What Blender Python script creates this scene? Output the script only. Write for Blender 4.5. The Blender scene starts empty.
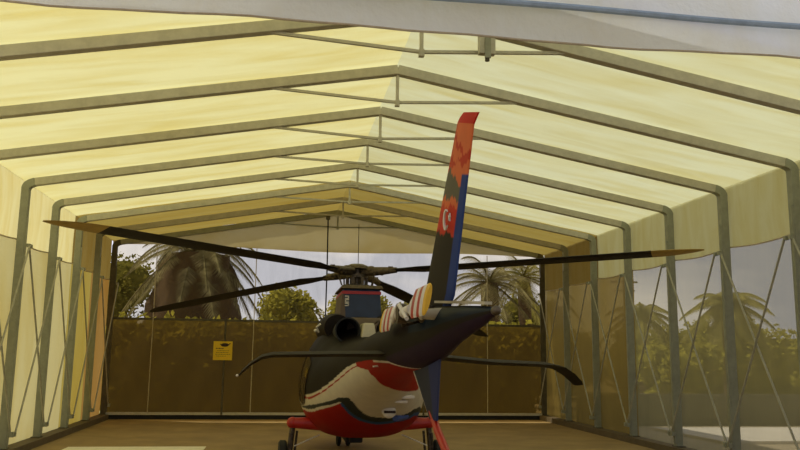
import bpy, bmesh, math, random
from mathutils import Vector, Matrix
random.seed(7)
S = bpy.context.scene
COL = S.collection
PI = math.pi

# ------------------------------------------------------------------ helpers
class MB:
    """collects simple shapes, builds one mesh object"""
    def __init__(s): s.v = []; s.f = []; s.c = None
    def add(s, vs, fs):
        o = len(s.v); s.v += [tuple(v) for v in vs]; s.f += [tuple(i + o for i in f) for f in fs]; return s
    def box(s, x0, x1, y0, y1, z0, z1):
        return s.add([(x0,y0,z0),(x1,y0,z0),(x1,y1,z0),(x0,y1,z0),(x0,y0,z1),(x1,y0,z1),(x1,y1,z1),(x0,y1,z1)],
                     [(0,3,2,1),(4,5,6,7),(0,1,5,4),(1,2,6,5),(2,3,7,6),(3,0,4,7)])
    def bar(s, a, b, w, h, up=(0,0,1)):
        a = Vector(a); b = Vector(b); d = (b-a).normalized(); u = Vector(up)
        r = d.cross(u)
        if r.length < 1e-4: r = d.cross(Vector((0,1,0)))
        r.normalize(); u = r.cross(d)
        vs = [p + r*sx*w/2 + u*sz*h/2 for p in (a, b) for sx, sz in ((-1,-1),(1,-1),(1,1),(-1,1))]
        return s.add(vs, [(3,2,1,0),(4,5,6,7),(0,1,5,4),(1,2,6,5),(2,3,7,6),(3,0,4,7)])
    def tube(s, pts, rad, n=12, cap=True):
        pts = [Vector(p) for p in pts]
        if not hasattr(rad, '__len__'): rad = [rad]*len(pts)
        base = len(s.v); ref = None
        for i, p in enumerate(pts):
            d = (pts[min(i+1, len(pts)-1)] - pts[max(i-1, 0)]).normalized()
            if ref is None:
                ref = Vector((0,0,1)) if abs(d.z) < .9 else Vector((1,0,0))
            r = d.cross(ref).normalized(); u = r.cross(d).normalized(); ref = u
            for k in range(n):
                a = 2*PI*k/n; s.v.append(tuple(p + r*math.cos(a)*rad[i] + u*math.sin(a)*rad[i]))
        for i in range(len(pts)-1):
            for k in range(n):
                a = base+i*n+k; b = base+i*n+(k+1) % n; s.f.append((a, b, b+n, a+n))
        if cap:
            s.f.append(tuple(base+k for k in range(n))[::-1]); s.f.append(tuple(base+(len(pts)-1)*n+k for k in range(n)))
        return s
    def ring(s, rings, close=True, cap=True):
        base = len(s.v); n = len(rings[0])
        for r in rings: s.v += [tuple(p) for p in r]
        for i in range(len(rings)-1):
            for k in range(n if close else n-1):
                a = base+i*n+k; b = base+i*n+(k+1) % n; s.f.append((a, b, b+n, a+n))
        if cap and close:
            s.f.append(tuple(base+k for k in range(n))[::-1]); s.f.append(tuple(base+(len(rings)-1)*n+k for k in range(n)))
        return s
    def ball(s, c, rx, ry, rz, n=16, m=10):
        rings = []
        for j in range(m+1):
            t = -PI/2 + PI*j/m; q = max(math.cos(t), .02)
            rings.append([(c[0]+rx*q*math.cos(2*PI*k/n), c[1]+ry*q*math.sin(2*PI*k/n), c[2]+rz*math.sin(t)) for k in range(n)])
        return s.ring(rings)
    def build(s, name, mat, parent=None, smooth=False, bevel=0):
        me = bpy.data.meshes.new(name); me.from_pydata(s.v, [], s.f); me.materials.append(mat)
        bm = bmesh.new(); bm.from_mesh(me); bmesh.ops.recalc_face_normals(bm, faces=bm.faces)
        if bevel: bmesh.ops.bevel(bm, geom=bm.edges[:], offset=bevel, segments=2, affect='EDGES', profile=.6)
        bm.to_mesh(me); bm.free()
        if smooth:
            for p in me.polygons: p.use_smooth = True
            try: me.set_sharp_from_angle(angle=math.radians(38))
            except Exception: pass
        o = bpy.data.objects.new(name, me); COL.objects.link(o)
        if parent: o.parent = parent
        return o

def tag(o, label=None, cat=None, group=None, kind=None):
    if label: o['label'] = label
    if cat: o['category'] = cat
    if group: o['group'] = group
    if kind: o['kind'] = kind
    return o
def empty(name, loc, label, cat, group=None, rz=0):
    o = bpy.data.objects.new(name, None); COL.objects.link(o); o.location = loc; o.rotation_euler = (0,0,rz)
    o.empty_display_size = .2
    return tag(o, label, cat, group)
def copy_tree(o, parent=None):
    c = o.copy(); COL.objects.link(c); c.parent = parent
    for ch in list(o.children): copy_tree(ch, c)
    return c
def structure(o, label=None): return tag(o, label, kind='structure')

# ------------------------------------------------------------------ materials
def nt(name):
    m = bpy.data.materials.new(name); m.use_nodes = True; t = m.node_tree; t.nodes.clear()
    out = t.nodes.new('ShaderNodeOutputMaterial'); return m, t, out
def noise(t, scale, detail=4, vec=None, rough=.6, dist=0):
    n = t.nodes.new('ShaderNodeTexNoise'); n.inputs['Scale'].default_value = scale; n.inputs['Detail'].default_value = detail
    n.inputs['Roughness'].default_value = rough; n.inputs['Distortion'].default_value = dist
    if vec: t.links.new(vec, n.inputs['Vector'])
    return n
def coords(t, sc=(1,1,1)):
    c = t.nodes.new('ShaderNodeTexCoord'); mp = t.nodes.new('ShaderNodeMapping'); mp.inputs['Scale'].default_value = sc
    t.links.new(c.outputs['Object'], mp.inputs['Vector']); return mp.outputs['Vector']
def ramp(t, fac, a, b, p0=.35, p1=.65):
    r = t.nodes.new('ShaderNodeValToRGB'); r.color_ramp.elements[0].position = p0; r.color_ramp.elements[1].position = p1
    r.color_ramp.elements[0].color = (*a, 1); r.color_ramp.elements[1].color = (*b, 1); t.links.new(fac, r.inputs['Fac']); return r.outputs['Color']
def solid(name, col, rough=.6, metal=0, var=.12, scale=6, bump=.0, spec=.5, sc=(1,1,1)):
    m, t, out = nt(name); b = t.nodes.new('ShaderNodeBsdfPrincipled')
    v = coords(t, sc); n = noise(t, scale, vec=v)
    c0 = tuple(c*(1-var) for c in col); c1 = tuple(min(1, c*(1+var)) for c in col)
    t.links.new(ramp(t, n.outputs['Fac'], c0, c1), b.inputs['Base Color'])
    b.inputs['Roughness'].default_value = rough; b.inputs['Metallic'].default_value = metal
    b.inputs['Specular IOR Level'].default_value = spec
    if bump:
        bp = t.nodes.new('ShaderNodeBump'); bp.inputs['Strength'].default_value = bump; bp.inputs['Distance'].default_value = .02
        t.links.new(n.outputs['Fac'], bp.inputs['Height']); t.links.new(bp.outputs['Normal'], b.inputs['Normal'])
    t.links.new(b.outputs[0], out.inputs[0]); return m
def canvas(name, refl, trans, fac=.5, sc=(.6,3,.6), stain=None, bump=.6):
    m, t, out = nt(name)
    v = coords(t, sc); n = noise(t, 1.3, 5, v, .55, .6); n2 = noise(t, 5, 3, coords(t, (1,.35,1)))
    st = stain or tuple(c*k for c, k in zip(trans, (.88, .80, .58)))
    tc = ramp(t, n.outputs['Fac'], st, trans, .3, .62)
    d = t.nodes.new('ShaderNodeBsdfDiffuse'); d.inputs[0].default_value = (*refl, 1)
    tr = t.nodes.new('ShaderNodeBsdfTranslucent'); t.links.new(tc, tr.inputs[0])
    bp = t.nodes.new('ShaderNodeBump'); bp.inputs['Strength'].default_value = bump; bp.inputs['Distance'].default_value = .03
    t.links.new(n2.outputs['Fac'], bp.inputs['Height'])
    t.links.new(bp.outputs[0], d.inputs['Normal'])
    mx = t.nodes.new('ShaderNodeMixShader'); mx.inputs[0].default_value = fac
    t.links.new(d.outputs[0], mx.inputs[1]); t.links.new(tr.outputs[0], mx.inputs[2]); t.links.new(mx.outputs[0], out.inputs[0])
    return m
def film(name, tint, body, haze, gloss=.06, sc=(1,1,.25)):
    """see-through plastic sheeting, stained and dusty"""
    m, t, out = nt(name)
    n = noise(t, 1.6, 5, coords(t, sc), .6, .8)
    tp = t.nodes.new('ShaderNodeBsdfTransparent')
    t.links.new(ramp(t, n.outputs['Fac'], tuple(c*.86 for c in tint), tint), tp.inputs[0])
    d = t.nodes.new('ShaderNodeBsdfDiffuse'); d.inputs[0].default_value = (*body, 1)
    tr = t.nodes.new('ShaderNodeBsdfTranslucent'); tr.inputs[0].default_value = (*body, 1)
    a = t.nodes.new('ShaderNodeMixShader'); a.inputs[0].default_value = .6
    t.links.new(d.outputs[0], a.inputs[1]); t.links.new(tr.outputs[0], a.inputs[2])
    mx = t.nodes.new('ShaderNodeMixShader')
    mr = t.nodes.new('ShaderNodeMapRange'); mr.inputs['To Min'].default_value = haze*.8; mr.inputs['To Max'].default_value = min(1, haze*1.2)
    t.links.new(n.outputs['Fac'], mr.inputs['Value']); t.links.new(mr.outputs[0], mx.inputs[0])
    t.links.new(tp.outputs[0], mx.inputs[1]); t.links.new(a.outputs[0], mx.inputs[2])
    g = t.nodes.new('ShaderNodeBsdfGlossy'); g.inputs['Roughness'].default_value = .25
    m2 = t.nodes.new('ShaderNodeMixShader'); m2.inputs[0].default_value = gloss*.5
    t.links.new(mx.outputs[0], m2.inputs[1]); t.links.new(g.outputs[0], m2.inputs[2])
    t.links.new(m2.outputs[0], out.inputs[0]); return m
def painted(name, rough=.4, spec=.5):
    """paint whose livery is stored as a colour attribute of the mesh"""
    m, t, out = nt(name); b = t.nodes.new('ShaderNodeBsdfPrincipled')
    a = t.nodes.new('ShaderNodeVertexColor'); a.layer_name = 'livery'
    n = noise(t, 7, vec=coords(t)); mx = t.nodes.new('ShaderNodeMix'); mx.data_type = 'RGBA'; mx.blend_type = 'MULTIPLY'
    mx.inputs[0].default_value = .25
    t.links.new(a.outputs[0], mx.inputs[6]); t.links.new(n.outputs['Fac'], mx.inputs[7])
    t.links.new(mx.outputs[2], b.inputs['Base Color']); b.inputs['Roughness'].default_value = rough; b.inputs['Specular IOR Level'].default_value = spec
    t.links.new(b.outputs[0], out.inputs[0]); return m
def leafmat(name, c0, c1, trans=.35):
    m, t, out = nt(name); n = noise(t, 2.5, vec=coords(t)); c = ramp(t, n.outputs['Fac'], c0, c1)
    d = t.nodes.new('ShaderNodeBsdfDiffuse'); tr = t.nodes.new('ShaderNodeBsdfTranslucent')
    t.links.new(c, d.inputs[0]); t.links.new(c, tr.inputs[0])
    mx = t.nodes.new('ShaderNodeMixShader'); mx.inputs[0].default_value = trans
    t.links.new(d.outputs[0], mx.inputs[1]); t.links.new(tr.outputs[0], mx.inputs[2]); t.links.new(mx.outputs[0], out.inputs[0]); return m

M = dict(
 roof=canvas('roof_canvas', (.70,.67,.40), (.86,.81,.40), .5, (.35,2.2,.35)),
 roof_right=canvas('roof_canvas_pale', (.68,.67,.44), (.82,.82,.50), .5, (.35,2.2,.35)),
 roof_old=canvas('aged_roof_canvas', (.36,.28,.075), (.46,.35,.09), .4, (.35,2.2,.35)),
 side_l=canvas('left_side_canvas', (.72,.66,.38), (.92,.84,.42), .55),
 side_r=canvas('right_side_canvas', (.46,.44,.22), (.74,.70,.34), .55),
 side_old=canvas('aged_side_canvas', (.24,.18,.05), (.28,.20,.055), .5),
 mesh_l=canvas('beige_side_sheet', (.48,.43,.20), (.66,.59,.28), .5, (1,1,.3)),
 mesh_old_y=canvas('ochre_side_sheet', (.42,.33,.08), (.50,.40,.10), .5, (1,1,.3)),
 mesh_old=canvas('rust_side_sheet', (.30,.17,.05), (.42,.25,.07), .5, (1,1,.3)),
 gable=canvas('gable_canvas', (.50,.43,.22), (.60,.50,.24), .5),
 valance=canvas('grey_valance_canvas', (.90,.92,.94), (.75,.78,.86), .30, (1.5,1,.4), bump=1),
 blue_hem=solid('blue_hem', (.33,.43,.58), .7),
 tan_hem=solid('tan_hem', (.50,.42,.30), .8),
 film_r=film('clear_side_film', (.66,.61,.50), (.44,.39,.17), .50, .03),
 film_r_old=film('ochre_side_film', (.26,.19,.06), (.31,.225,.06), .75),
 film_b=film('brown_rear_film', (.84,.76,.60), (.13,.09,.028), .10, .02),
 film_bl=film('brown_lower_rear_film', (.54,.38,.15), (.125,.078,.018), .68, .01),
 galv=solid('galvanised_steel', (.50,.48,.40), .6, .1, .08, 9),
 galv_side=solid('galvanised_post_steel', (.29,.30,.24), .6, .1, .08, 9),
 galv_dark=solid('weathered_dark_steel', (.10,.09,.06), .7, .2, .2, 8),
 rod=solid('zinc_rod', (.38,.37,.30), .5, .2),
 floor=solid('brown_floor', (.31,.215,.09), .8, 0, .16, 1.2, .1),
 mat=solid('pale_floor_patch', (.82,.78,.66), .8, 0, .06, 4),  # plain pale tone of the floor rectangle
 beam=solid('base_timber', (.13,.10,.06), .8),
 dark=solid('charcoal_paint', (.014,.010,.008), .6, 0, .25, 5, spec=.1),
 black=solid('black_rubber', (.012,.012,.012), .8),
 blade=solid('blade_composite', (.018,.015,.012), .6, 0, .3, 3, spec=.2),
 ochre=solid('blade_tip_ochre', (.42,.28,.06), .6),
 hub=solid('hub_steel', (.09,.07,.045), .45, .6, .5, 20),
 bronze=solid('bronze_fitting', (.09,.065,.035), .5, .3, .4, 25),
 brown=solid('brown_panel', (.11,.075,.045), .6),
 blue=solid('navy_cowl', (.014,.028,.065), .5, 0, .15),
 bright_blue=solid('blue_paint', (.02,.06,.25), .4),
 red=solid('red_paint', (.42,.014,.009), .4, 0, .1),
 white=solid('white_paint', (.70,.66,.56), .45, 0, .06),
 steel=solid('bare_steel', (.45,.43,.38), .35, .7),
 beige=solid('beige_panel', (.50,.45,.30), .6, 0, .1),
 glass=solid('tinted_glazing', (.03,.024,.018), .12, 0, .1),
 yellow=solid('yellow_paint', (.72,.42,.02), .6, 0, .05),
 sign=solid('yellow_sign', (.80,.55,.01), .6, 0, .03),
 ink=solid('sign_ink', (.03,.015,.01), .7),
 livery=painted('fuselage_livery', .55, .08), finliv=painted('fin_livery', .6, .12),
 palm=leafmat('palm_green', (.20,.19,.05), (.44,.39,.12)),
 palm_pale=leafmat('palm_pale', (.14,.12,.05), (.40,.36,.18)),
 bark=solid('palm_bark', (.10,.06,.03), .95, 0, .4, 8, .5),
 skirt=solid('dead_frond_skirt', (.075,.040,.009), .95, 0, .4, 10, .6, sc=(3,3,.6)),
 tree=leafmat('tree_green', (.20,.19,.03), (.50,.45,.07)),
 tree_dark=leafmat('tree_dark_green', (.12,.12,.025), (.30,.27,.05)),
 ground=solid('dusty_ground', (.42,.36,.26), .9, 0, .15, .5),
 road=solid('pale_pavement', (.78,.74,.66), .9, 0, .05, .8),
 wall=solid('grey_block', (.11,.105,.085), .9),
)

# ------------------------------------------------------------------ tent geometry
W, H, R = 6.2925, 4.883, 6.011
FY = [8.952+1.9987*i for i in range(8)]          # visible frames; the last carries the rear wall
Y0, Y1 = 7.8, FY[-1]                             # tent length
def roofz(x): return R - (R-H)*abs(x)/W

def sheet(name, pts_fn, nu, nv, mat, parent=None, thick=0.012):
    vs = []; fs = []
    for i in range(nu+1):
        for j in range(nv+1): vs.append(pts_fn(i/nu, j/nv))
    for i in range(nu):
        for j in range(nv):
            a = i*(nv+1)+j; fs.append((a, a+1, a+nv+2, a+nv+1))
    me = bpy.data.meshes.new(name); me.from_pydata([tuple(v) for v in vs], [], fs); me.materials.append(mat)
    for p in me.polygons: p.use_smooth = True
    o = bpy.data.objects.new(name, me); COL.objects.link(o)
    if parent: o.parent = parent
    return o

def wob(a, b): return math.sin(a*7.3+b*2.1)*.5+math.sin(a*3.1-b*5.7+1)*.5
def sag(y):
    if y > Y1: return 0
    t = ((y-FY[0])/1.9987) % 1.0
    return .035*math.sin(PI*t)
bays = [Y0] + [FY[0]-1.9987*k for k in (2,1)] + FY
SPLIT = FY[5]
def roof_strip(side, ya, yb, mat):
    n = max(8, int((yb-ya)/.12))
    def fn(u, v):
        y = ya+(yb-ya)*u; x = side*(v*(W+.02))
        if v > .985: return (side*(W+.03), y, H+.02)
        return (x, y, roofz(x)+.035-sag(y)*math.sin(PI*min(v*1.1, 1))+.008*wob(x*.8, y*1.7))
    return sheet('ceiling', fn, n, 40, mat)
for side, nm, mt in ((-1,'left','roof'),(1,'right','roof_right')):
    structure(roof_strip(side, Y0, SPLIT, M[mt]), 'pale yellow canvas roof slope, %s side' % nm)
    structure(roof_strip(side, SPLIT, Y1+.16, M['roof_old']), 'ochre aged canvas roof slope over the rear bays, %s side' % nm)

def scallop(y):
    if y > Y1: return 3.80
    t = ((y-FY[0])/1.9987) % 1.0
    return 3.80-.05*math.sin(PI*t)
def wall_strip(name, side, ya, yb, top, mat, x_off=.05):
    n = max(6, int((yb-ya)/.1))
    def fn(u, v):
        y = ya+(yb-ya)*u
        z = (scallop(y)+(H+.07-scallop(y))*v) if top else (.12+(scallop(y)-.12)*v)
        bow = .05*math.sin(PI*(((y-FY[0])/1.9987) % 1.0))*math.sin(PI*v)
        return (side*(W+x_off-bow*.6+.006*wob(y*3, z)), y, z)
    return sheet(name, fn, n, 14, mat)
structure(wall_strip('wall_left', -1, Y0, SPLIT, True, M['side_l']))
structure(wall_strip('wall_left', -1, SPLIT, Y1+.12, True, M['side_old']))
structure(wall_strip('wall_left', -1, Y0, FY[4], False, M['mesh_l'], .05))
structure(wall_strip('wall_left', -1, FY[4], FY[5], False, M['mesh_l'], .05))
structure(wall_strip('wall_left', -1, FY[5], FY[6], False, M['mesh_old_y'], .05))
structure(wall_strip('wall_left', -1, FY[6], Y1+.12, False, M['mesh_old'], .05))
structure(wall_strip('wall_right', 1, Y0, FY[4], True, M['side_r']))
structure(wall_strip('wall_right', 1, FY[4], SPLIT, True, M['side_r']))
structure(wall_strip('wall_right', 1, SPLIT, Y1+.12, True, M['side_old']))
edges = [Y0]+FY
for i in range(len(edges)-1):
    mt = 'film_r' if edges[i] < FY[4]-.1 else 'film_r_old'
    structure(wall_strip('window_%d' % (i+1), 1, edges[i], edges[i+1]+(.12 if i == len(edges)-2 else 0), False, M[mt], .05), 'wrinkled see-through plastic side window')
# hems where the canvas meets the sheets
for side in (-1, 1):
    pts = [(side*(W+.02), Y0+(Y1-Y0)*k/120, scallop(Y0+(Y1-Y0)*k/120)) for k in range(121)]
    structure(MB().tube(pts, .014, 6).build('trim_1' if side < 0 else 'trim_2', M['tan_hem']))

# rear wall
YR = Y1+.10
def gable(u, v):
    x = -W+2*W*u; z0 = 4.80+.04*math.sin(u*PI*3); z1 = roofz(x)+.02
    z1 = max(z1, z0+.01); return (x, YR-.06+.012*wob(x*2, v*3), z0+(z1-z0)*v)
structure(sheet('wall_rear', gable, 60, 6, M['gable']))
def rf(z0, z1, x0, x1):
    def fn(u, v):
        x = x0+(x1-x0)*u; z = z0+(z1-z0)*v
        return (x, YR+.02*wob(x*1.9, z*.6), z)
    return fn
structure(sheet('window_12', rf(2.73, 4.86, -W, W), 60, 14, M['film_b']), 'tinted see-through plastic across the upper rear wall')
structure(sheet('window_13', rf(.14, 2.73, -W, W), 60, 14, M['film_bl']), 'brown dusty plastic across the lower rear wall')
structure(MB().box(-W, W, YR-.10, YR-.03, 2.70, 2.76).build('trim_3', M['galv_dark']), 'horizontal mid rail of the rear wall')
structure(MB().box(-W+.05, W-.05, YR-.12, YR-.05, .12, .19).build('trim_4', M['galv']), 'bottom rail of the rear wall')
structure(MB().box(-W, W, YR-.08, YR+.06, 0, .125).build('baseboard_rear', M['black']))
structure(MB().box(-W-.08, -W+.22, Y0, Y1, 0, .13).build('baseboard_left', M['beam']))
structure(MB().box(W-.22, W+.08, Y0, Y1, 0, .13).build('baseboard_right', M['beam']))
structure(MB().box(-W-.6, W+.6, -6, Y1+.15, -.1, 0).build('floor', M['floor']))

# portal frames
word = ['first','second','third','fourth','fifth','sixth','seventh','eighth']
FL = ['grey steel portal frame nearest the entrance, its peak hidden by the grey awning',
      'grey steel portal frame with the highest fully visible peak, second from the entrance',
      'grey steel portal frame third from the entrance',
      'fourth grey steel portal frame, the nearest one showing its left eave corner',
      'fifth grey steel portal frame, counted from the entrance',
      'sixth steel portal frame, where the roof canvas turns ochre',
      'seventh steel portal frame, last one before the rear wall',
      'dark steel portal frame standing against the rear wall']
def portal(i, y):
    t = empty('portal_frame', (0, y, 0), FL[i], 'tent frame', 'steel portal frames of the tent')
    hw, th = .07, .14
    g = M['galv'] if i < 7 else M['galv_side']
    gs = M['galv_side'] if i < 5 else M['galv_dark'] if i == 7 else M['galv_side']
    for s in (-1, 1):
        # post (outer face on the wall line) with a rounded knee
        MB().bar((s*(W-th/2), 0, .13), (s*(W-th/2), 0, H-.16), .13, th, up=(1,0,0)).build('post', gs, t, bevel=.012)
        ox, oz = s*W, H
        sl = (R-H)/W
        n = 8; rings = []
        # knee: sweep between post axis and rafter axis
        a0 = Vector((s*(W-th/2), 0, H-.17)); c = Vector((s*(W-th/2), 0, H-th/2)); a1 = Vector((s*(W-.22), 0, roofz(W-.22)-th/2))
        pts = [(a0*(1-q)**2+c*2*q*(1-q)+a1*q*q) for q in [k/n for k in range(n+1)]]
        for k, p in enumerate(pts):
            d = (pts[min(k+1, n)]-pts[max(k-1, 0)]).normalized(); r = Vector((d.z, 0, -d.x))
            rings.append([p+r*th/2+Vector((0,-.065,0)), p-r*th/2+Vector((0,-.065,0)), p-r*th/2+Vector((0,.065,0)), p+r*th/2+Vector((0,.065,0))])
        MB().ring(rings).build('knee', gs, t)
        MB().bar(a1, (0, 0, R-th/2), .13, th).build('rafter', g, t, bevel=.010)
        # reinforcing strip on the inner face of the post, foot plate
        MB().box(min(s*(W-th), s*(W-th-.03)), max(s*(W-th), s*(W-th-.03)), -.06, -.035, .2, 4.18).build('flat_bar', gs, t)
        MB().box(s*W-.14 if s > 0 else s*W-.02, s*W+.02 if s > 0 else s*W+.14, -.12, .12, .125, .15).build('foot_plate', M['galv_dark'], t)
    zc = 5.445 if i == 0 else 5.455 if i < 3 else 5.50
    MB().bar((0,0,R-.10), (0,0,zc-.02), .045, .045).build('king_post', g, t, bevel=.005)
    for s in (-1, 1):
        MB().bar((0,0,zc), (s*1.8,0,roofz(1.8)-.13), .038, .038).build('tie_bar', g, t)
    MB().box(-.032, .032, -.035, .035, zc-.06, zc+.03).build('bracket', g, t)
    return t
for i, y in enumerate(FY): portal(i, y)
# the two frames between the entrance and the camera (above and beside the view)
for k, y in enumerate((FY[0]-1.9987, FY[0]-2*1.9987)):
    pass

# cross braces along both walls
for s in (-1, 1):
    for i in range(7):
        ya, yb = FY[i], FY[i+1]
        x = s*(W-.215)
        b = empty('cross_brace', (x, (ya+yb)/2, 0), 'crossed steel rods on the %s wall between the %s and %s frames' % ('left' if s < 0 else 'right', word[i], word[i+1]),
                  'brace', 'crossed bracing rods on the %s wall' % ('left' if s < 0 else 'right'))
        L = (yb-ya)/2-.06
        for q in (-1, 1):
            o = q*.022
            MB().tube([(o, -q*L, .40), (o, q*L, 3.68)], .018, 8).build('rod', M['rod'], b, True)
            MB().box(-.03, .03, q*L-.03, q*L+.03, 3.65, 3.71).build('bracket', M['galv_side'], b)
            MB().box(-.03, .03, -q*L-.04, -q*L+.04, .34, .42).build('bracket', M['galv_side'], b)

# pulley box hanging on the first tie bar
pb = empty('pulley_box', (.78, FY[0]-.115, 5.38), 'small grey steel pulley box fixed to the front roof tie bar', 'pulley')
MB().box(-.10, .10, -.05, .045, .04, .30).build('housing', M['galv'], pb, bevel=.008)
MB().box(-.035, .035, -.075, -.045, -.02, .24).build('sheave_plate', M['galv_side'], pb)
MB().tube([(0,-.03,.05),(0,-.03,-.05)], .028, 10).build('roller', M['galv_dark'], pb, True)

# grey valance across the entrance, hanging in front of the first frame
YV = 7.75
def val(u, v):
    x = -12+19.4*u; zb = 5.185+.010*math.sin(x*2.1)+.005*math.sin(x*5.3)
    # hangs down to the hem; unseen porch roof added forward to shade the tail
    if v < .45: z = zb+(6.25-zb)*v/.45; y = YV+(.035*math.sin(x*1.3+v*11)+.02*math.sin(v*20+x*.6))*(1-v)
    else: q = (v-.45)/.55; z = 6.25+.55*math.sin(q*1.3)+.02*wob(x, q*6); y = YV-.01-11.5*q
    return (x, y, z)
vo = empty('entrance_awning', (0,0,0), 'pale grey canvas awning with a blue cord hanging across the tent entrance', 'awning')
sheet('canvas_sheet', val, 90, 24, M['valance'], vo)
def edge(v, dz=0, dy=-.01): return [Vector(val(k/60, v))+Vector((0,dy,dz)) for k in range(61)]
MB().tube(edge(0), .012, 6).build('lower_hem', M['tan_hem'], vo)
MB().tube([Vector((-12+19.4*k/60, YV-.08, 5.545+.01*math.sin(k*.5))) for k in range(61)], .036, 8).build('blue_cord', M['blue_hem'], vo, True)

# rear wall fittings
sg = empty('warning_sign', (-3.12, YR-.19, 1.62), 'small yellow notice with a black symbol on the rear wall', 'sign')
MB().box(-.26, .26, -.008, .008, 0, .52).build('board', M['sign'], sg)
ic = MB(); ic.ball((.05, -.012, .42), .11, .006, .05, 14, 8); ic.bar((-.03,-.012,.40), (-.08,-.012,.45), .02, .004, up=(0,1,0)); ic.bar((.14,-.012,.41), (.20,-.012,.47), .02, .004, up=(0,1,0)); ic.build('symbol', M['ink'], sg)
tx = MB()
for k, (z, a, b) in enumerate(((.31,-.19,.02),(.255,-.15,.17),(.205,-.18,.14),(.155,-.2,.18),(.105,-.17,.1))):
    x = a
    while x < b:
        w = random.uniform(.02, .05); tx.box(x, x+w, -.011, -.008, z, z+(.026 if k == 0 else .012)); x += w+.014
tx.build('lettering', M['ink'], sg)

def pole(name, x, z0, z1, r, mat, label, cat, dy=.14):
    o = MB().tube([(0,0,0),(0,0,z1-z0)], r, 8).build(name, mat, None, True); o.location = (x, YR-dy, z0)
    return tag(o, label, cat)
pole('support_pole', -3.08, .13, 2.70, .028, M['galv_dark'], 'thin dark upright on the lower rear wall directly under the yellow notice', 'pole')
pole('support_pole', 2.6, .13, 2.70, .028, M['galv_dark'], 'thin dark upright on the lower rear wall right of the helicopter', 'pole')
pole('rope', -5.06, .2, 4.8, .012, M['beige'], 'pale rope running down the rear wall near its left corner', 'rope')
pole('rope', -2.30, .2, 4.8, .012, M['beige'], 'pale rope running down the rear wall right of the yellow notice', 'rope')
pole('rope', 4.5, .2, 4.8, .012, M['beige'], 'pale rope running down the rear wall near its right corner', 'rope')
pole('rope', .62, 2.7, 5.6, .010, M['galv_dark'], 'thin dark cord hanging from the ridge behind the rotor hub', 'rope', .2)
hc = empty('hanging_cable', (-.29, Y1-.12, 2.75), 'dark cable dropping from the last ridge beside the rotor mast', 'cable')
MB().tube([(0,0,0),(0.01,0,1.6),(0,0,3.05)], .020, 8).build('cable', M['black'], hc, True)
MB().box(-.06,.06,-.04,.04,2.95,3.06).build('hook_plate', M['galv_dark'], hc)

# thin pale rectangle on the floor beside the left wall
mt = MB().box(-1.29, 1.29, -1.6, 1.6, 0, .008).build('floor_patch', M['mat']); mt.location = (-4.2, 14.8, .001)
tag(mt, 'pale flat patch on the brown floor by the left wall', 'floor sheet')

# ------------------------------------------------------------------ helicopter
HX, HY = -.216, 14.3
heli = empty('helicopter', (HX, HY, 0), 'dark helicopter with white, red and blue livery parked tail first under the tent', 'helicopter')
ST=[(3.9,.08,1.0,1.16,1.08,2,2),(3.75,.28,.85,1.3,1.06,2,2),(3.3,.55,.68,1.5,1.05,2,2.4),(2.6,.80,.56,1.85,1.1,2,2.6),(1.8,.92,.5,2.2,1.2,2,2.7),(1.0,.95,.48,2.42,1.25,1.95,2.8),(0,.96,.48,2.50,1.28,1.9,2.8),(-.9,.96,.49,2.46,1.28,1.9,2.8),(-1.5,.94,.53,2.27,1.28,1.95,2.7),(-2.1,.87,.64,2.10,1.3,2.0,2.6),(-2.8,.71,.88,2.05,1.4,2.1,2.5),(-3.5,.53,1.15,2.07,1.55,2.1,2.4),(-4.2,.39,1.37,2.12,1.70,2.1,2.2),(-5.2,.30,1.55,2.18,1.85,2.1,2.1),(-6.2,.25,1.65,2.23,1.92,2.1,2.1),(-7.0,.20,1.71,2.27,1.98,2.1,2),(-7.6,.155,1.79,2.25,2.0,2.1,1.8),(-8.3,.105,1.92,2.21,2.06,2,1.7),(-9.0,.06,2.02,2.17,2.1,2,1.7),(-9.4,.025,2.09,2.14,2.115,2,2)]
SA = ST[::-1]
def pchip(x, c):
    X = [s[0] for s in SA]; Y = [s[c] for s in SA]; n = len(X)
    h = [X[i+1]-X[i] for i in range(n-1)]; d = [(Y[i+1]-Y[i])/h[i] for i in range(n-1)]
    m = [d[0]]+[0 if d[i-1]*d[i] <= 0 else 2*d[i-1]*d[i]/(d[i-1]+d[i]) for i in range(1, n-1)]+[d[-1]]
    i = 0
    while i < n-2 and x > X[i+1]: i += 1
    t = (x-X[i])/h[i]
    return (2*t**3-3*t*t+1)*Y[i]+(t**3-2*t*t+t)*h[i]*m[i]+(-2*t**3+3*t*t)*Y[i+1]+(t**3-t*t)*h[i]*m[i+1]
def sec(y): return [pchip(y, c) for c in range(1, 7)]
def surf(y, th, off=0, sc=None):
    hw, zb, zt, zc, n, nb = sc or sec(y); c, s = math.cos(th), math.sin(th); hw += off
    if s < 0: n = nb
    return (hw*math.copysign(abs(c)**(2/n), c), y, zc+((zt-zc+off) if s > 0 else (zc-zb+off))*math.copysign(abs(s)**(2/n), s))
def interp(keys, x):
    keys = sorted(keys)
    if x <= keys[0][0]: return keys[0][1]
    for (a, fa), (b, fb) in zip(keys, keys[1:]):
        if x <= b: return fa+(fb-fa)*(x-a)/(b-a)
    return keys[-1][1]
def inpoly(x, y, P):
    r = False; j = len(P)-1
    for i in range(len(P)):
        if (P[i][1] > y) != (P[j][1] > y) and x < (P[j][0]-P[i][0])*(y-P[i][1])/(P[j][1]-P[i][1])+P[i][0]: r = not r
        j = i
    return r
T1 = [(-7.1,268),(-6.8,251),(-6.5,235),(-6.02,210.5),(-5.32,197),(-4.36,178.5),(-4.0,175.5),(-3.74,175),(-3.24,180),(-2.92,181.8),(-2.6,182.8),(-1.6,182.6),(0,184),(3.9,186)]
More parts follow.
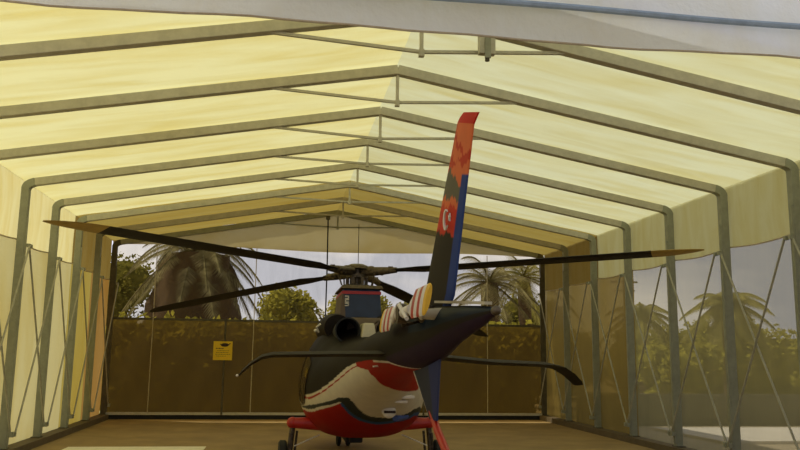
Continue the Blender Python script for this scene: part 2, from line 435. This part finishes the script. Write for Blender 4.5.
THIN = [(-4.28,184),(-3.96,181.1),(-3.46,183.8),(-2.72,187.2),(-1.6,185.6),(0,187),(3.9,189)]
REDS = [(-4.2,176),(-4.28,184.7),(-4.78,207.5),(-4.82,232),(-4.52,268),(-4.0,303.4),(-3.64,327.5),(-3.3,343.6),(-3.0,365),(-9,365),(-9,176)]
LOW = [(3.9,198),(0,196),(-1.5,193.5),(-2.18,194.6),(-2.5,198.2),(-2.82,202.8),(-3.26,211),(-3.5,223.4),(-3.44,236.7),(-3.3,248.8),(-3.04,267.5),(-2.96,283),(-2.94,296.4),(-2.8,325),(-2.5,338),(-1.5,346),(0,344),(3.9,342)]
BLU = [(3.9,200),(0,198.5),(-1.44,195.8),(-2.46,202),(-2.76,207.5),(-3.2,217.5),(-3.22,225.5),(-3.14,238),(-2.98,255.5),(-2.84,268.6),(-2.8,272),(-2.78,292.6),(-2.6,324),(-2.3,334),(-1.5,342),(0,341),(3.9,339)]
RED = [(3.9,204),(0,202),(-1.32,198.5),(-2.42,205.8),(-2.68,210.2),(-3.16,219.3),(-3.12,230.2),(-3.02,241.3),(-2.86,257.5),(-2.68,272.7),(-2.68,292.7),(-2.45,323),(-2.1,331),(-1.5,339),(0,338),(3.9,336)]
cD=(.013,.010,.008,1); cW=(.66,.60,.46,1); cR=(.34,.010,.007,1); cG=(.03,.035,.03,1); cB=(.03,.09,.22,1); cP=(.020,.008,.026,1)
def livery(y, th):          # th in degrees, 90 top, 180 left, 270 belly, 360 right
    if th < 90: th += 360
    t1 = interp(T1, y); m = th if th <= 270 else 540-th
    if m < t1 or y < -6.95:
        if y < -7.1 and 118 < m < 172: return (.010,.020,.030,1)
        return cP if (y < -6.0 and m > 200) else cD
    if inpoly(y, th, RED): return cR
    if inpoly(y, th, BLU): return cB if th > 220 else cW
    if inpoly(y, th, LOW): return cG
    if y < -5.2 and m < t1+5: return cW
    if y > -4.35 and abs(m-interp(THIN, y)) < 1.1: return cR
    if inpoly(y, th, REDS): return cR
    return cW
NY, NT = 440, 300
mb = MB(); rings = []; cols = []
for i in range(NY+1):
    y = 3.9-13.3*i/NY; sc = sec(y); ring = []
    for k in range(NT):
        th = 2*PI*k/NT; ring.append(surf(y, th, 0, sc)); cols.append(livery(y, math.degrees(th)))
    rings.append(ring)
mb.ring(rings)
fus = mb.build('fuselage', M['livery'], heli, True)
ca = fus.data.color_attributes.new('livery', 'FLOAT_COLOR', 'POINT')
for i, c in enumerate(cols): ca.data[i].color = c
def patch(name, y0, y1, t0, t1, mat, off=.012, parent=None, ny=16, nth=16):
    def fn(u, v):
        # rounded corners
        a = 2*u-1; b = 2*v-1
        a2 = a*math.sqrt(1-b*b*.28); b2 = b*math.sqrt(1-a*a*.28)
        return surf((y0+y1)/2+(y1-y0)/2*a2, math.radians((t0+t1)/2+(t1-t0)/2*b2), off)
    return sheet(name, fn, ny, nth, mat, parent or heli)
for sgn in (0, 1):
    f = (lambda a: a) if not sgn else (lambda a: 540-a)
    w = patch('cabin_window', -.35, .75, f(150), f(194), M['glass']); w['label'] = 'tinted cabin window'
    w = patch('cabin_window', -1.75, -.6, f(152), f(193), M['glass']); w['label'] = 'rear tinted cabin window'
    patch('cockpit_window', 1.1, 2.2, f(146), f(190), M['glass'])
patch('windscreen', 2.3, 3.35, 45, 135, M['glass'])

# engine cowling: tapered box, red band, brown top plate, white lettering
def trap(x0, x1, ya, yb, z0, z1, tx, ty):
    m_ = MB(); m_.add([(x0,ya,z0),(x1,ya,z0),(x1,yb,z0),(x0,yb,z0),(x0+tx,ya+ty,z1),(x1-tx,ya+ty,z1),(x1-tx,yb-ty,z1),(x0+tx,yb-ty,z1)],
                     [(0,3,2,1),(4,5,6,7),(0,1,5,4),(1,2,6,5),(2,3,7,6),(3,0,4,7)]); return m_
cw = trap(-.37, .37, -.95, .5, 2.22, 2.93, .055, .04).build('engine_cowling', M['blue'], heli, bevel=.03)
trap(-.335, .335, -.93, .48, 2.84, 2.89, .003, .003).build('cowl_band', M['red'], cw)
trap(-.38, -.25, -.965, .45, 2.24, 2.84, .05, .03).build('side_panel', M['brown'], cw)
trap(-.365, .365, -1.0, .55, 2.93, 2.985, .03, .03).build('top_plate', M['bronze'], cw, bevel=.008)
lt = MB()
for k in range(3):      # stacked white characters on the aft face, read top to bottom
    z = 2.80-.060*k; yy = -.965
    lt.box(-.285, -.215, yy-.012, yy, z-.012, z+.006); lt.box(-.285, -.215, yy-.012, yy, z-.05, z-.035)
    lt.box(-.285 if k % 2 else -.235, -.265 if k % 2 else -.215, yy-.012, yy, z-.05, z+.006)
lt.build('white_lettering', M['white'], cw)
# a step fairing aft of the cowling
trap(-.30, .34, -1.55, -.9, 2.15, 2.42, .05, .1).build('aft_fairing', M['brown'], heli, bevel=.03)
bp = trap(-.13, .14, -2.15, -1.52, 1.96, 2.31, .05, .06).build('deck_panel', M['beige'], heli, bevel=.03)
trap(.13, .32, -2.0, -1.3, 2.0, 2.36, .05, .06).build('deck_fairing', M['dark'], heli, bevel=.02)
# nacelles and exhausts
for s in (-1, 1):
    rg = []
    for k in range(13):
        q = k/12; y = 1.3-2.6*q; rr = .27*math.sin(PI*(.18+.62*q))**.5
        rg.append([(s*.42+rr*math.cos(2*PI*a/28)*1.05, y, 2.26+rr*math.sin(2*PI*a/28)) for a in range(28)])
    MB().ring(rg).build('engine_nacelle', M['dark'], heli, True)
    ex = MB(); prof = [(-1.15,.19),(-1.6,.19),(-1.95,.20),(-1.98,.20),(-1.98,.178),(-1.9,.17),(-1.4,.17),(-1.2,.02)]
    ex.ring([[(s*.31+r_*math.cos(2*PI*a/28), y_, 2.175+(-1.2-y_)*.03+r_*math.sin(2*PI*a/28)) for a in range(28)] for y_, r_ in prof], cap=False)
    ex.build('exhaust_pipe', M['black'] if s < 0 else M['brown'], heli, True)
# shoulder light and handle on the left
o = MB(); o.tube([(-.72,-1.2,2.18),(-.76,-1.25,2.26),(-.70,-1.3,2.31)], .016, 8); o.ball((-.78,-1.35,2.20), .03,.04,.025)
o.build('position_light', M['white'], heli, True)
MB().tube([(-.66,-.9,2.38),(-.72,-1.0,2.50),(-.63,-1.1,2.46)], .014, 8).build('grab_handle', M['steel'], heli, True)

# fins
def fin(name, LE, TE, thk, mat, colfn=None, n=70, m=40, lab=None, par=heli):
    """LE/TE: lists of (t, y, z); lofted symmetric aerofoil standing in the symmetry plane"""
    rings = []; cc = []
    for i in range(n+1):
        t = i/n; le = (interp([(a, b) for a, b, c in LE], t), interp([(a, c) for a, b, c in LE], t))
        te = (interp([(a, b) for a, b, c in TE], t), interp([(a, c) for a, b, c in TE], t))
        th = interp(thk, t); ring = []
        for k in range(2*m):
            u = k/m if k <= m else (2*m-k)/m; s = 1 if k <= m else -1
            prof = (1.9*math.sqrt(max(u, 0))-1.3*u-.6*u*u)*th + .006
            if u in (0, 1): prof = .0
            y = le[0]+(te[0]-le[0])*u; z = le[1]+(te[1]-le[1])*u
            ring.append((s*prof, y, z)); cc.append(colfn(u, t, y, z) if colfn else None)
        rings.append(ring)
    o = MB().ring(rings); o = o.build(name, mat, par, True)
    if colfn:
        ca = o.data.color_attributes.new('livery', 'FLOAT_COLOR', 'POINT')
        for i, c in enumerate(cc): ca.data[i].color = c
    return o
L = lambda y: y-HY
LE = [(0,L(7.42),2.22),(.12,L(7.22),2.455),(.88,L(5.95),3.66),(.95,L(5.88),3.685),(1,L(5.76),3.69)]
TE = [(0,L(6.25),2.22),(.12,L(6.096),2.30),(.88,L(5.46),3.505),(.95,L(5.36),3.535),(1,L(5.30),3.55)]
def fincol(u, t, y, z):
    O=(.72,.16,.05,1); Rd=(.55,.045,.02,1); G=(.13,.12,.075,1); K=(.020,.015,.011,1)
    j = .010*math.sin(u*17+1)+.006*math.sin(u*43)
    if t > .888: return (.60,.02,.015,1)
    if u > .80 and t < .665: return (.02,.05,.20,1)
    tt = t+j
    if tt < .40: return K
    if tt < .525: return (.60,.04,.02,1)
    if tt < .56: return O
    if tt < .655+.03*math.sin(u*6): return G
    if abs(tt-(.70+.04*u)) < .014+.012*math.sin(u*9): return Rd
    if abs(tt-(.84-.11*u)) < .012: return Rd
    if abs(u-.14) < .035: return Rd
    return O
ft = fin('tail_fin', LE, TE, [(0,.075),(.5,.06),(.9,.035),(1,.012)], M['finliv'], fincol, 110, 50)
# flag crescent and star on the left face
def on_fin(y, z):
    return (-.075, y, z)
cr = MB(); P = []; cy0, cz0 = L(6.10), 2.90; r1, r2, dd = .085, .068, -.024
out = []; inn = []
a0 = math.radians(38)
for k in range(25):
    a = a0+(2*PI-2*a0)*k/24; out.append((cy0-r1*math.cos(a)*1.0, cz0+r1*math.sin(a)))
b0 = math.asin(min(1, r1*math.sin(a0)/r2))
for k in range(25):
    a = b0+(2*PI-2*b0)*k/24; inn.append((cy0+dd-r2*math.cos(a), cz0+r2*math.sin(a)))
vs = []; fs = []
for (p, q) in zip(out, inn):
    for dx in (0, .012): vs.append((-.068-dx, *p)); vs.append((-.068-dx, *q))
for k in range(24):
    a = 4*k; b = a+4
    fs += [(a+2, a+3, b+3, b+2), (a, b, b+1, a+1), (a, a+2, b+2, b), (a+1, b+1, b+3, a+3)]
cr.add(vs, fs); cr.build('crescent', M['white'], ft)
stv = []; sc_ = (L(5.955), 2.895)
for k in range(10):
    rr = .034 if k % 2 == 0 else .014; a = 2*PI*k/10
    stv.append((sc_[0]-rr*math.cos(a), sc_[1]+rr*math.sin(a)))
st_ = MB(); st_.add([(-.068, *p) for p in stv]+[(-.080, *p) for p in stv], [tuple(range(10)), tuple(range(19, 9, -1))]+[(k, (k+1) % 10, 10+(k+1) % 10, 10+k) for k in range(10)])
st_.build('star', M['white'], ft)

def vcol(u, t, y, z):
    if u < .13: return (.62,.56,.46,1)
    return (.025,.035,.11,1) if u > .72 else (.03,.035,.05,1)
fin('ventral_fin', [(0,L(8.25),1.80),(1,L(7.06),1.28)], [(0,L(6.62),1.80),(1,L(6.76),1.28)], [(0,.06),(1,.03)], M['finliv'], vcol)
MB().tube([(0,L(7.02),1.34),(0,L(6.75),1.20),(0,L(6.45),1.09),(0,L(6.25),1.02)], [.03,.034,.034,.03], 10).build('tail_skid', M['red'], heli, True)
gb = MB(); gb.tube([(-.04,L(6.34),2.16),(-.22,L(6.34),2.16)], [.055,.04], 14); gb.ball((-.22,L(6.34),2.16), .03,.05,.05); gb.build('gearbox_fitting', M['beige'], heli, True)
tl = MB().ball((0, -9.41, 2.115), .032, .05, .032).build('tail_light', M['hub'], heli, True)
MB().bar((-.02,-7.6,2.285), (-.02,-9.3,2.17), .05, .02).build('boom_capping', M['beige'], heli)
# horizontal stabilisers with drooped tips
for s in (-1, 1):
    fx = (lambda x: -x*.91) if s < 0 else (lambda x: x*1.03)
    dz_ = 0 if s < 0 else .07
    rg = []
    for x, z, c, th in ((.2,1.86,.62,.05),(.9,1.85,.58,.045),(1.55,1.835,.52,.04),(1.68,1.81,.50,.035),(1.80,1.74,.46,.03),(1.90,1.655,.40,.025),(1.93,1.62,.34,.012)):
        ring = []
        for k in range(20):
            u = k/10 if k <= 10 else (20-k)/10; q = 1 if k <= 10 else -1
            ring.append((fx(x), -5.45-c*u, z-.02-dz_*min(1,x) + q*(th+.02)*.5*math.sin(PI*u**.6)))
        rg.append(ring)
    o = MB().ring(rg).build('horizontal_stabilizer', M['dark'], heli, True)
    if s < 0: MB().ball((fx(1.94), -5.9, 1.60-dz_), .014, .03, .014, 10, 6).build('tip_light', M['white'], o, True)

# tail rotor on the left side
th = MB(); hx, hy, hz = -.31, L(6.76), 2.18
th.tube([(-.08,hy,hz),(hx-.03,hy,hz)], .045, 12); th.tube([(hx-.05,hy,hz),(hx+.03,hy,hz)], .09, 14)
th.ball((-.10,hy,hz), .09,.14,.09); th.tube([(hx,hy+.05,hz-.1),(-.12,hy+.08,hz-.05)], .015, 6)
trh = th.build('tail_rotor_hub', M['hub'], heli, True)
for sg_, zt in ((-1, .05), (1, -.01)):
    # grip arms (white) then striped blade
    a = MB(); a.tube([(hx,hy,hz),(hx,hy+sg_*.28,hz+zt*.3),(hx-.01,hy+sg_*.50,hz+zt*.4)], [.05,.04,.035], 10)
    a.tube([(hx-.04,hy+sg_*.05,hz+.07),(hx-.03,hy+sg_*.42,hz-.06)], .018, 8); a.build('blade_grip', M['white'], trh, True)
    r0, r1_ = (.44, 1.20) if sg_ < 0 else (.55, 1.38)
    bands = [(0,.18,'white'),(.18,.34,'red'),(.34,.52,'white'),(.52,.67,'red'),(.67,.85,'white'),(.85,1,'yellow')]
    bl = None
    def aero(u0, u1, n=4, inset=0):
        rg = []
        for i in range(n+1):
            u = u0+(u1-u0)*i/n; r = r0+(r1_-r0)*u; ch = (.13+.09*min(1, u*6)) if u < .17 else .235; 
            if u > .95: ch *= 1-(u-.95)*2.5
            ring = []
            for k in range(16):
                q = 2*PI*k/16; ring.append((hx-.018*math.sin(q)+.02*math.cos(q), hy+sg_*r, hz+zt+ch/2*math.cos(q)+.0))
            rg.append(ring)
        return MB().ring(rg)
    for kb, (a0_, a1_, mtn) in enumerate(bands):
        o = aero(a0_, a1_, 4).build('tail_rotor_blade' if kb == 0 else 'stripe', M[mtn], trh, True)
        if kb: o['label'] = '%s band of the tail rotor blade' % mtn

# main rotor: mast, swashplate, hub star, dampers, four blades
hz0 = 3.30
rt = MB(); rt.tube([(0,0,2.95),(0,0,3.40)], .075, 16)
rt.tube([(0,0,3.36),(0,0,3.41),(0,0,3.45)], [.24,.22,.12], 24)
rt.tube([(0,0,3.20),(0,0,3.26)], .20, 24); rt.tube([(0,0,3.03),(0,0,3.07)], .24, 24)
hub = rt.build('rotor_hub', M['hub'], heli, True)
tips = [(Vector((-4.28,-4.15,.10)), 9, False), (Vector((5.10,-3.0,.20)), -10, True), (Vector((-4.22,4.05,-.60)), 9, False), (Vector((3.65,4.6,-1.0)), -10, False)]
hubc = Vector((0,0,hz0))
for n_, (tp, pitch, _) in enumerate(tips):
    d = Vector((tp.x, tp.y, 0)); Rr = d.length; d.normalize(); side = Vector((-d.y, d.x, 0))
    zf = lambda r: tp.z*(r/Rr)**1.06
    grip = MB()
    pt_ = lambda r, dz=0, dsd=0: hubc+d*r+side*dsd+Vector((0,0,zf(r)+dz))
    grip.tube([pt_(.12), pt_(.30), pt_(.55), pt_(.78)], [.07,.085,.07,.05], 12)
    grip.ball(pt_(.28,.03), .10,.10,.075); grip.ball(pt_(.46,-.02,.07), .06,.06,.055)
    grip.tube([pt_(.24,.02,.13), pt_(.62,.0,.11)], .035, 10)          # lead-lag damper
    grip.tube([pt_(.40,-.01,-.12), pt_(.34,-.26,-.06)], .014, 8)     # pitch link
    grip.box(*sum(([c-.04, c+.04] for c in pt_(.66, .03)), []))
    grip.build('blade_grip', M['bronze'] if n_ % 2 else M['hub'], hub, True)
    def ringat(r, ch, tk):
        c = hubc+d*r+Vector((0,0,zf(r))); sg2 = 1
        ring = []
        ca_, sa_ = math.cos(math.radians(abs(pitch))), math.sin(math.radians(abs(pitch)))
        sgn_ = 1 if side.y < 0 else -1           # keep the under surface turned to the entrance
        for k in range(20):
            u = k/10 if k <= 10 else (20-k)/10; q = 1 if k <= 10 else -1
            off = (u-.35)*ch; zz = q*tk*.5*math.sin(PI*u**.55)
            ring.append(c+side*(off*ca_)+Vector((0,0, zz+sgn_*off*sa_)))
        return ring
    rs = [(.62,.14,.06),(.9,.20,.055),(1.2,.34,.05)]+[(1.2+(Rr-.78-1.2)*k/14, .35, .045) for k in range(1, 15)]
    b = MB().ring([ringat(*q) for q in rs]).build('rotor_blade', M['blade'], hub, True)
    rs = [(Rr-.78,.35,.045),(Rr-.6,.34,.04),(Rr-.35,.28,.035),(Rr-.15,.18,.03),(Rr,.06,.015)]
    o = MB().ring([ringat(*q) for q in rs]).build('blade_tip', M['ochre'] if n_ < 2 else M['blade'], hub, True)
    if n_ < 2: o['label'] = 'ochre blade tip'
sw = MB()
for k in range(6):
    a = PI*k/3; sw.box(.17*math.cos(a)-.03,.17*math.cos(a)+.03,.17*math.sin(a)-.03,.17*math.sin(a)+.03, 3.08, 3.20)
sw.build('swashplate', M['bronze'], hub)

# landing gear: red arms, struts, wheels
for s in (-1, 1):
    g = MB(); g.tube([(s*.45,-1.35,.72),(s*.80,-1.35,.74),(s*1.10,-1.35,.75)], [.11,.10,.08], 16); g.ball((s*1.10,-1.35,.75), .09,.085,.09)
    g = g.build('landing_gear', M['red'], heli, True)
    k_ = MB(); k_.tube([(s*1.09,-1.35,.72),(s*1.13,-1.35,.30)], .045, 12); k_.tube([(s*1.02,-1.28,.62),(s*1.05,-1.28,.28)], .02, 8); k_.tube([(s*1.13,-1.42,.6),(s*1.15,-1.42,.28)], .02, 8)
    k_.tube([(s*1.02,-1.35,.24),(s*1.24,-1.35,.24)], .03, 10); k_.build('strut', M['hub'], g, True)
    w = MB(); w.ring([[(s*x, -1.35+r*math.cos(2*PI*k/28), .245+r*math.sin(2*PI*k/28)) for k in range(28)] for x, r in ((1.17,.10),(1.17,.20),(1.20,.24),(1.28,.24),(1.31,.20),(1.31,.10))])
    w.build('wheel', M['black'], g, True)
    MB().tube([(s*1.06,-1.42,.40),(s*.66,-1.30,.56)], .010, 6).build('brace_rod', M['white'], g, True)
ng = MB(); ng.tube([(0,2.2,.6),(0,2.15,.25)], .045, 12)
ng = ng.build('nose_gear', M['hub'], heli, True)
for s in (-1, 1):
    MB().ring([[(s*x, 2.15+r*math.cos(2*PI*k/24), .20+r*math.sin(2*PI*k/24)) for k in range(24)] for x, r in ((.05,.08),(.05,.16),(.07,.195),(.12,.195),(.14,.16),(.14,.08))]).build('wheel', M['black'], ng, True)
# belly fittings
o = MB(); o.box(-.22,.06,-1.0,.6,.40,.50); o.box(-.18,.02,-1.3,-1.05,.43,.54); o.build('belly_equipment', M['black'], heli, bevel=.02)
bl = MB(); bl.ball((.17,-3.30,1.06), .10,.10,.09); bl = bl.build('belly_beacon', M['white'], heli, True)
MB().box(.09,.25,-3.41,-3.36,1.045,1.08).build('visor', M['ink'], bl, bevel=.01)
MB().box(.20,.38,-3.62,-3.4,1.19,1.235).build('access_step', M['white'], heli, bevel=.02)
MB().box(.28,.46,-3.70,-3.5,1.255,1.30).build('access_step', M['white'], heli, bevel=.02)
MB().tube([(.30,-3.0,.95),(.50,-2.72,.96)], .045, 10).build('belly_fairing', M['bright_blue'], heli, True)
tw = MB()
for k, yy in enumerate((-.27,-.245,-.22,-.195,-.17)):   # tiny white marking in the red swoosh
    p = surf(-5.35+.02*k, math.radians(212), .012)
    tw.box(p[0]-.045+.024*k, p[0]-.030+.024*k, p[1]-.06, p[1]+.02, p[2]-.006+.004*k, p[2]+.012+.004*k)
tw.build('white_lettering', M['white'], heli)
MB().tube([(0.0,-3.3,2.05),(0.0,-3.5,2.28)], .012, 6).build('antenna', M['black'], heli)

# ------------------------------------------------------------------ outside
g = MB().box(-90, 90, -40, 130, -.2, -.1).build('ground', M['ground']); structure(g)
pv = MB().box(8.6, 60, 17.4, 20.9, -.1, -.03).build('ground', M['road']); structure(pv, 'pale sunlit pavement beyond the right wall')

def frond(L_, droop, mat, parent, az, el, wid=.5, n=26, lw=.18):
    mb = MB(); d = Vector((math.cos(az), math.sin(az), 0)); sd = Vector((-d.y, d.x, 0)); pts = []
    for i in range(n+1):
        t = i/n; r = L_*t*math.cos(el*(1-t*.3)); z = L_*(math.sin(el)*t-droop*t*t); pts.append(d*r+Vector((0,0,z)))
    mb.tube(pts[::3]+[pts[-1]], [.035]*len(pts[::3])+[.01], 4)
    for i in range(3, n+1):
        t = i/n; w = wid*math.sin(PI*min(1, .12+.88*t))**.6*(1.15-t*.6)
        for s in (-1, 1):
            for q in (0, .5):
                p = pts[i]+(pts[i]-pts[i-1])*-q
                tipp = p+sd*s*w+(pts[i]-pts[i-1])*1.4+Vector((0,0,-.42*w-random.random()*.15*w))
                e = (pts[i]-pts[i-1])*lw
                mb.add([p-e, p+e, tipp], [(0,1,2)])
    return mb.build('frond', mat, parent)
def palm(loc, h, n, L_, mat, label, tr=.2, skirt=0, group='palm trees outside the tent', droop=.55, wid=.55, seed=1, lw=.18):
    random.seed(seed)
    t = empty('palm_tree', loc, label, 'palm tree', group)
    MB().tube([(0,0,-.1),(.05,0,h*.5),(0,0,h)], [tr*1.15, tr, tr], 14).build('trunk', M['bark'], t, True)
    if skirt:
        rg = []
        for k in range(12):
            q = k/11; rr = skirt*(.75+.35*math.sin(PI*(q*.9+.05)))
            rg.append([(rr*(1+.10*math.sin(a*5+k*2.3)+.05*math.sin(a*11+k))*math.cos(2*PI*a/30), rr*(1+.1*math.sin(a*7+k))*math.sin(2*PI*a/30), h*.05+h*.92*q) for a in range(30)])
        MB().ring(rg).build('dead_frond_skirt', M['skirt'], t, True)
    for i in range(n):
        az = 2*PI*(i*.618+random.random()*.05); el = math.radians(70-95*(i+.5)/n)
        f_ = frond(L_*random.uniform(.85, 1.1), droop+random.uniform(-.1, .15), mat, t, az, el, wid, lw=lw); f_.location = (0,0,h)
    return t
def tree(loc, rx, ry, rz, z0, n, mat, label, group, cat='tree', sz=.3, seed=1, name='leafy_tree', trunk=True):
    random.seed(seed); t = empty(name, loc, label, cat, group)
    mb = MB()
    blobs = [(random.uniform(-.55,.55)*rx, random.uniform(-.5,.5)*ry, random.uniform(-.45,.55)*rz, random.uniform(.35,.6)) for _ in range(9)]+[(0,0,0,.8)]
    for i in range(n):
        b = random.choice(blobs); v = Vector((random.gauss(0,1), random.gauss(0,1), random.gauss(0,1))).normalized()*random.uniform(.72, 1.05)
        c = Vector((b[0]+v.x*rx*b[3], b[1]+v.y*ry*b[3], z0+rz+b[2]+v.z*rz*b[3]))
        c.z = max(c.z, .1)
        a = Vector((random.gauss(0,1), random.gauss(0,1), random.gauss(0,1))).normalized(); e = a.orthogonal().normalized(); s = sz*random.uniform(.5,1.2)
        mb.add([c-a*s*.5, c+e*s*.3, c+a*s*.5, c-e*s*.3], [(0,1,2,3)])
    for b in blobs:
        mb.ball((b[0], b[1], max(z0+rz+b[2], rz*b[3]*.7)), rx*b[3]*.75, ry*b[3]*.75, rz*b[3]*.75, 10, 7)
    mb.build('foliage', mat, t)
    if trunk: MB().tube([(0,0,-.1),(.1,0,z0+rz)], [.22,.12], 10).build('trunk', M['bark'], t, True)
    return t
gp = 'trees behind the rear wall'
palm((-5.0, 33, -.1), 6.0, 34, 3.2, M['palm_pale'], 'large palm with a thick shaggy brown trunk behind the rear wall, left', .5, 1.6, seed=3, droop=.85, wid=.6, lw=.26)
palm((6.6, 30.5, -.1), 4.8, 22, 2.6, M['palm_pale'], 'pale fronded palm behind the rear wall, right of the tail', .35, .0, seed=5, droop=.6)
palm((9.6, 35.5, -.1), 5.6, 20, 2.6, M['palm'], 'green palm behind the rear right corner of the tent', .3, 0, seed=8)
hz_ = [(-10.2, 38, 3.0, 2.6, 2.6, 1.6, 'bushy tree at the far left behind the rear wall','tree_dark'), (-.9, 37, 2.0, 2, 1.8, 1.3, 'rounded green tree left of the rotor mast, seen through the rear wall','tree'),
       (2.3, 41.2, 2.0, 1.9, 1.9, 1.4, 'green tree right behind the rotor mast, seen through the rear wall','tree'), (-3.2, 40.5, 1.3, 1.5, 1.2, 1.2, 'low green tree right of the shaggy palm','tree'),
       (4.9, 36, 1.5, 1.6, 2.0, .8, 'ochre green bushy tree behind the tail fin','tree'), (12.0, 41, 2.4, 2, 2.4, .8, 'dark tree behind the rear right corner','tree_dark')]
for i, (x, y, rx, ry, rz, z0, lab, mt_) in enumerate(hz_): tree((x,y,-.1), rx, ry, rz, z0, 5200, M[mt_], lab, gp, seed=20+i, sz=.24)
# hedge behind the rear wall and one along the right
def hedge(x0, x1, y0, y1, h, n, mat, label, seed):
    random.seed(seed); mb = MB()
    mb.box(x0+.3, x1-.3, y0+.3, y1-.3, -.1, h-.3)
    for i in range(n):
        f = random.random(); c = Vector((random.uniform(x0,x1), random.uniform(y0,y1), h+random.gauss(0,.18))) if f < .35 else Vector((random.uniform(x0,x1), y0+random.gauss(0,.15), random.uniform(0,h)))
        if f > .8: c = Vector((x0+random.gauss(0,.15), random.uniform(y0,y1), random.uniform(0,h)))
        a = Vector((random.gauss(0,1), random.gauss(0,1), random.gauss(0,1))).normalized(); e = a.orthogonal().normalized(); s = random.uniform(.2,.45)
        mb.add([c-a*s*.5, c+e*s*.3, c+a*s*.5, c-e*s*.3], [(0,1,2,3)])
    o = mb.build('hedge', mat); tag(o, label, 'hedge'); return o
hedge(-18, 15, 43, 44.5, 3.0, 5000, M['tree_dark'], 'long far hedge beyond the palms behind the rear wall', 41)
hedge(-6.8, 7.2, 25.6, 26.8, 2.5, 6000, M['tree'], 'low leafy hedge directly behind the brown rear wall', 43)
hedge(17, 48, 40, 42, 3.3, 5000, M['tree'], 'green hedge beyond the pavement, seen through the right wall', 42)
gr = 'palms seen through the right wall'
palm((16.7, 30.5, -.1), 4.2, 24, 2.0, M['palm'], 'tallest palm seen through the right wall, nearest the photo edge', .25, 0, gr, .75, .7, 11, .34)
palm((13.2, 31.0, -.1), 3.7, 18, 1.7, M['palm'], 'lower palm seen through the right wall, left of the tallest one', .2, 0, gr, .8, .6, 12, .34)
for i, (x, y, rx, rz, lab) in enumerate(((12.6, 36.5, 1.7, 1.6, 'small bushy tree beside the utility pole'), (16.2, 37.5, 2.2, 1.9, 'rounded bush between the two right hand palms'), (20.4, 37.0, 2.2, 2.0, 'rounded bush behind the tallest right hand palm'), (22.4, 31.5, 2.2, 1.6, 'rounded bush at the far right edge of the view'), (12.6, 26.5, 1.5, 1.3, 'low shrub standing nearer than the lower palm'))):
    tree((x, y, -.1), rx, 1.6, rz, .1, 1700, M['tree'], lab, 'bushes seen through the right wall', 'bush', .3, 60+i, 'bush', True)
bw = MB().box(7.0, 45, 22.2, 22.4, -.1, .80).build('boundary_wall', M['wall']); tag(bw, 'low grey boundary wall beyond the pale pavement on the right', 'wall')
up = empty('utility_pole', (14.3, 35, -.1), 'thin utility pole with two crossbars seen through the right wall', 'utility pole')
MB().tube([(0,0,0),(0,0,6.0)], .07, 8).build('pole', M['bark'], up, True)
c = MB(); c.box(-.65,.65,-.05,.05,5.4,5.48); c.box(-.5,.5,-.05,.05,5.0,5.07); c.build('crossbar', M['bark'], up)

# ------------------------------------------------------------------ light
wd = bpy.data.worlds.new('sky'); S.world = wd; wd.use_nodes = True; t = wd.node_tree; t.nodes.clear()
o = t.nodes.new('ShaderNodeOutputWorld'); b = t.nodes.new('ShaderNodeBackground')
tc = t.nodes.new('ShaderNodeTexCoord'); mp = t.nodes.new('ShaderNodeMapping'); mp.inputs['Scale'].default_value = (1,1,3)
t.links.new(tc.outputs['Generated'], mp.inputs['Vector'])
n = noise(t, 2.6, 5, mp.outputs['Vector'], .55)
cl = ramp(t, n.outputs['Fac'], (.42,.46,.62), (.80,.80,.86), .42, .62)
t.links.new(cl, b.inputs[0])
dt = t.nodes.new('ShaderNodeVectorMath'); dt.operation = 'DOT_PRODUCT'; dt.inputs[1].default_value = Vector((-.35, .94, .12)).normalized()
t.links.new(tc.outputs['Generated'], dt.inputs[0])
mr = t.nodes.new('ShaderNodeMapRange'); mr.inputs['From Min'].default_value = .1; mr.inputs['From Max'].default_value = .98
mr.inputs['To Min'].default_value = .85; mr.inputs['To Max'].default_value = 2.1; t.links.new(dt.outputs['Value'], mr.inputs['Value'])
t.links.new(mr.outputs[0], b.inputs[1]); t.links.new(b.outputs[0], o.inputs[0])
sun = bpy.data.lights.new('sun', 'SUN'); sun.energy = 5.0; sun.angle = math.radians(1.0); sun.color = (1, .965, .85)
so = bpy.data.objects.new('sun', sun); COL.objects.link(so)
sd = Vector((-.62, .24, 1.05)).normalized()          # towards the sun
so.rotation_euler = sd.to_track_quat('Z', 'Y').to_euler()

# ------------------------------------------------------------------ camera
cd = bpy.data.cameras.new('camera'); co = bpy.data.objects.new('camera', cd); COL.objects.link(co); S.camera = co
cd.sensor_width = 36; cd.lens = 790.35/800*36; cd.clip_end = 500
p, yw, rl = .1629, .1480, .0134
fwd = Vector((math.sin(yw)*math.cos(p), math.cos(yw)*math.cos(p), math.sin(p))); rt_ = Vector((math.cos(yw), -math.sin(yw), 0)); upv = rt_.cross(fwd)
A_ = rt_*math.cos(rl)+upv*math.sin(rl); B_ = -rt_*math.sin(rl)+upv*math.cos(rl)
co.matrix_world = Matrix(((A_.x,B_.x,-fwd.x,-1.5678),(A_.y,B_.y,-fwd.y,0),(A_.z,B_.z,-fwd.z,1.83),(0,0,0,1)))
S.view_settings.view_transform = 'Standard'; S.view_settings.look = 'None'; S.view_settings.gamma = 1; S.view_settings.use_curve_mapping = False
S.view_settings.exposure = -0.33
S.cycles.max_bounces = 12; S.cycles.transparent_max_bounces = 16; S.cycles.diffuse_bounces = 5
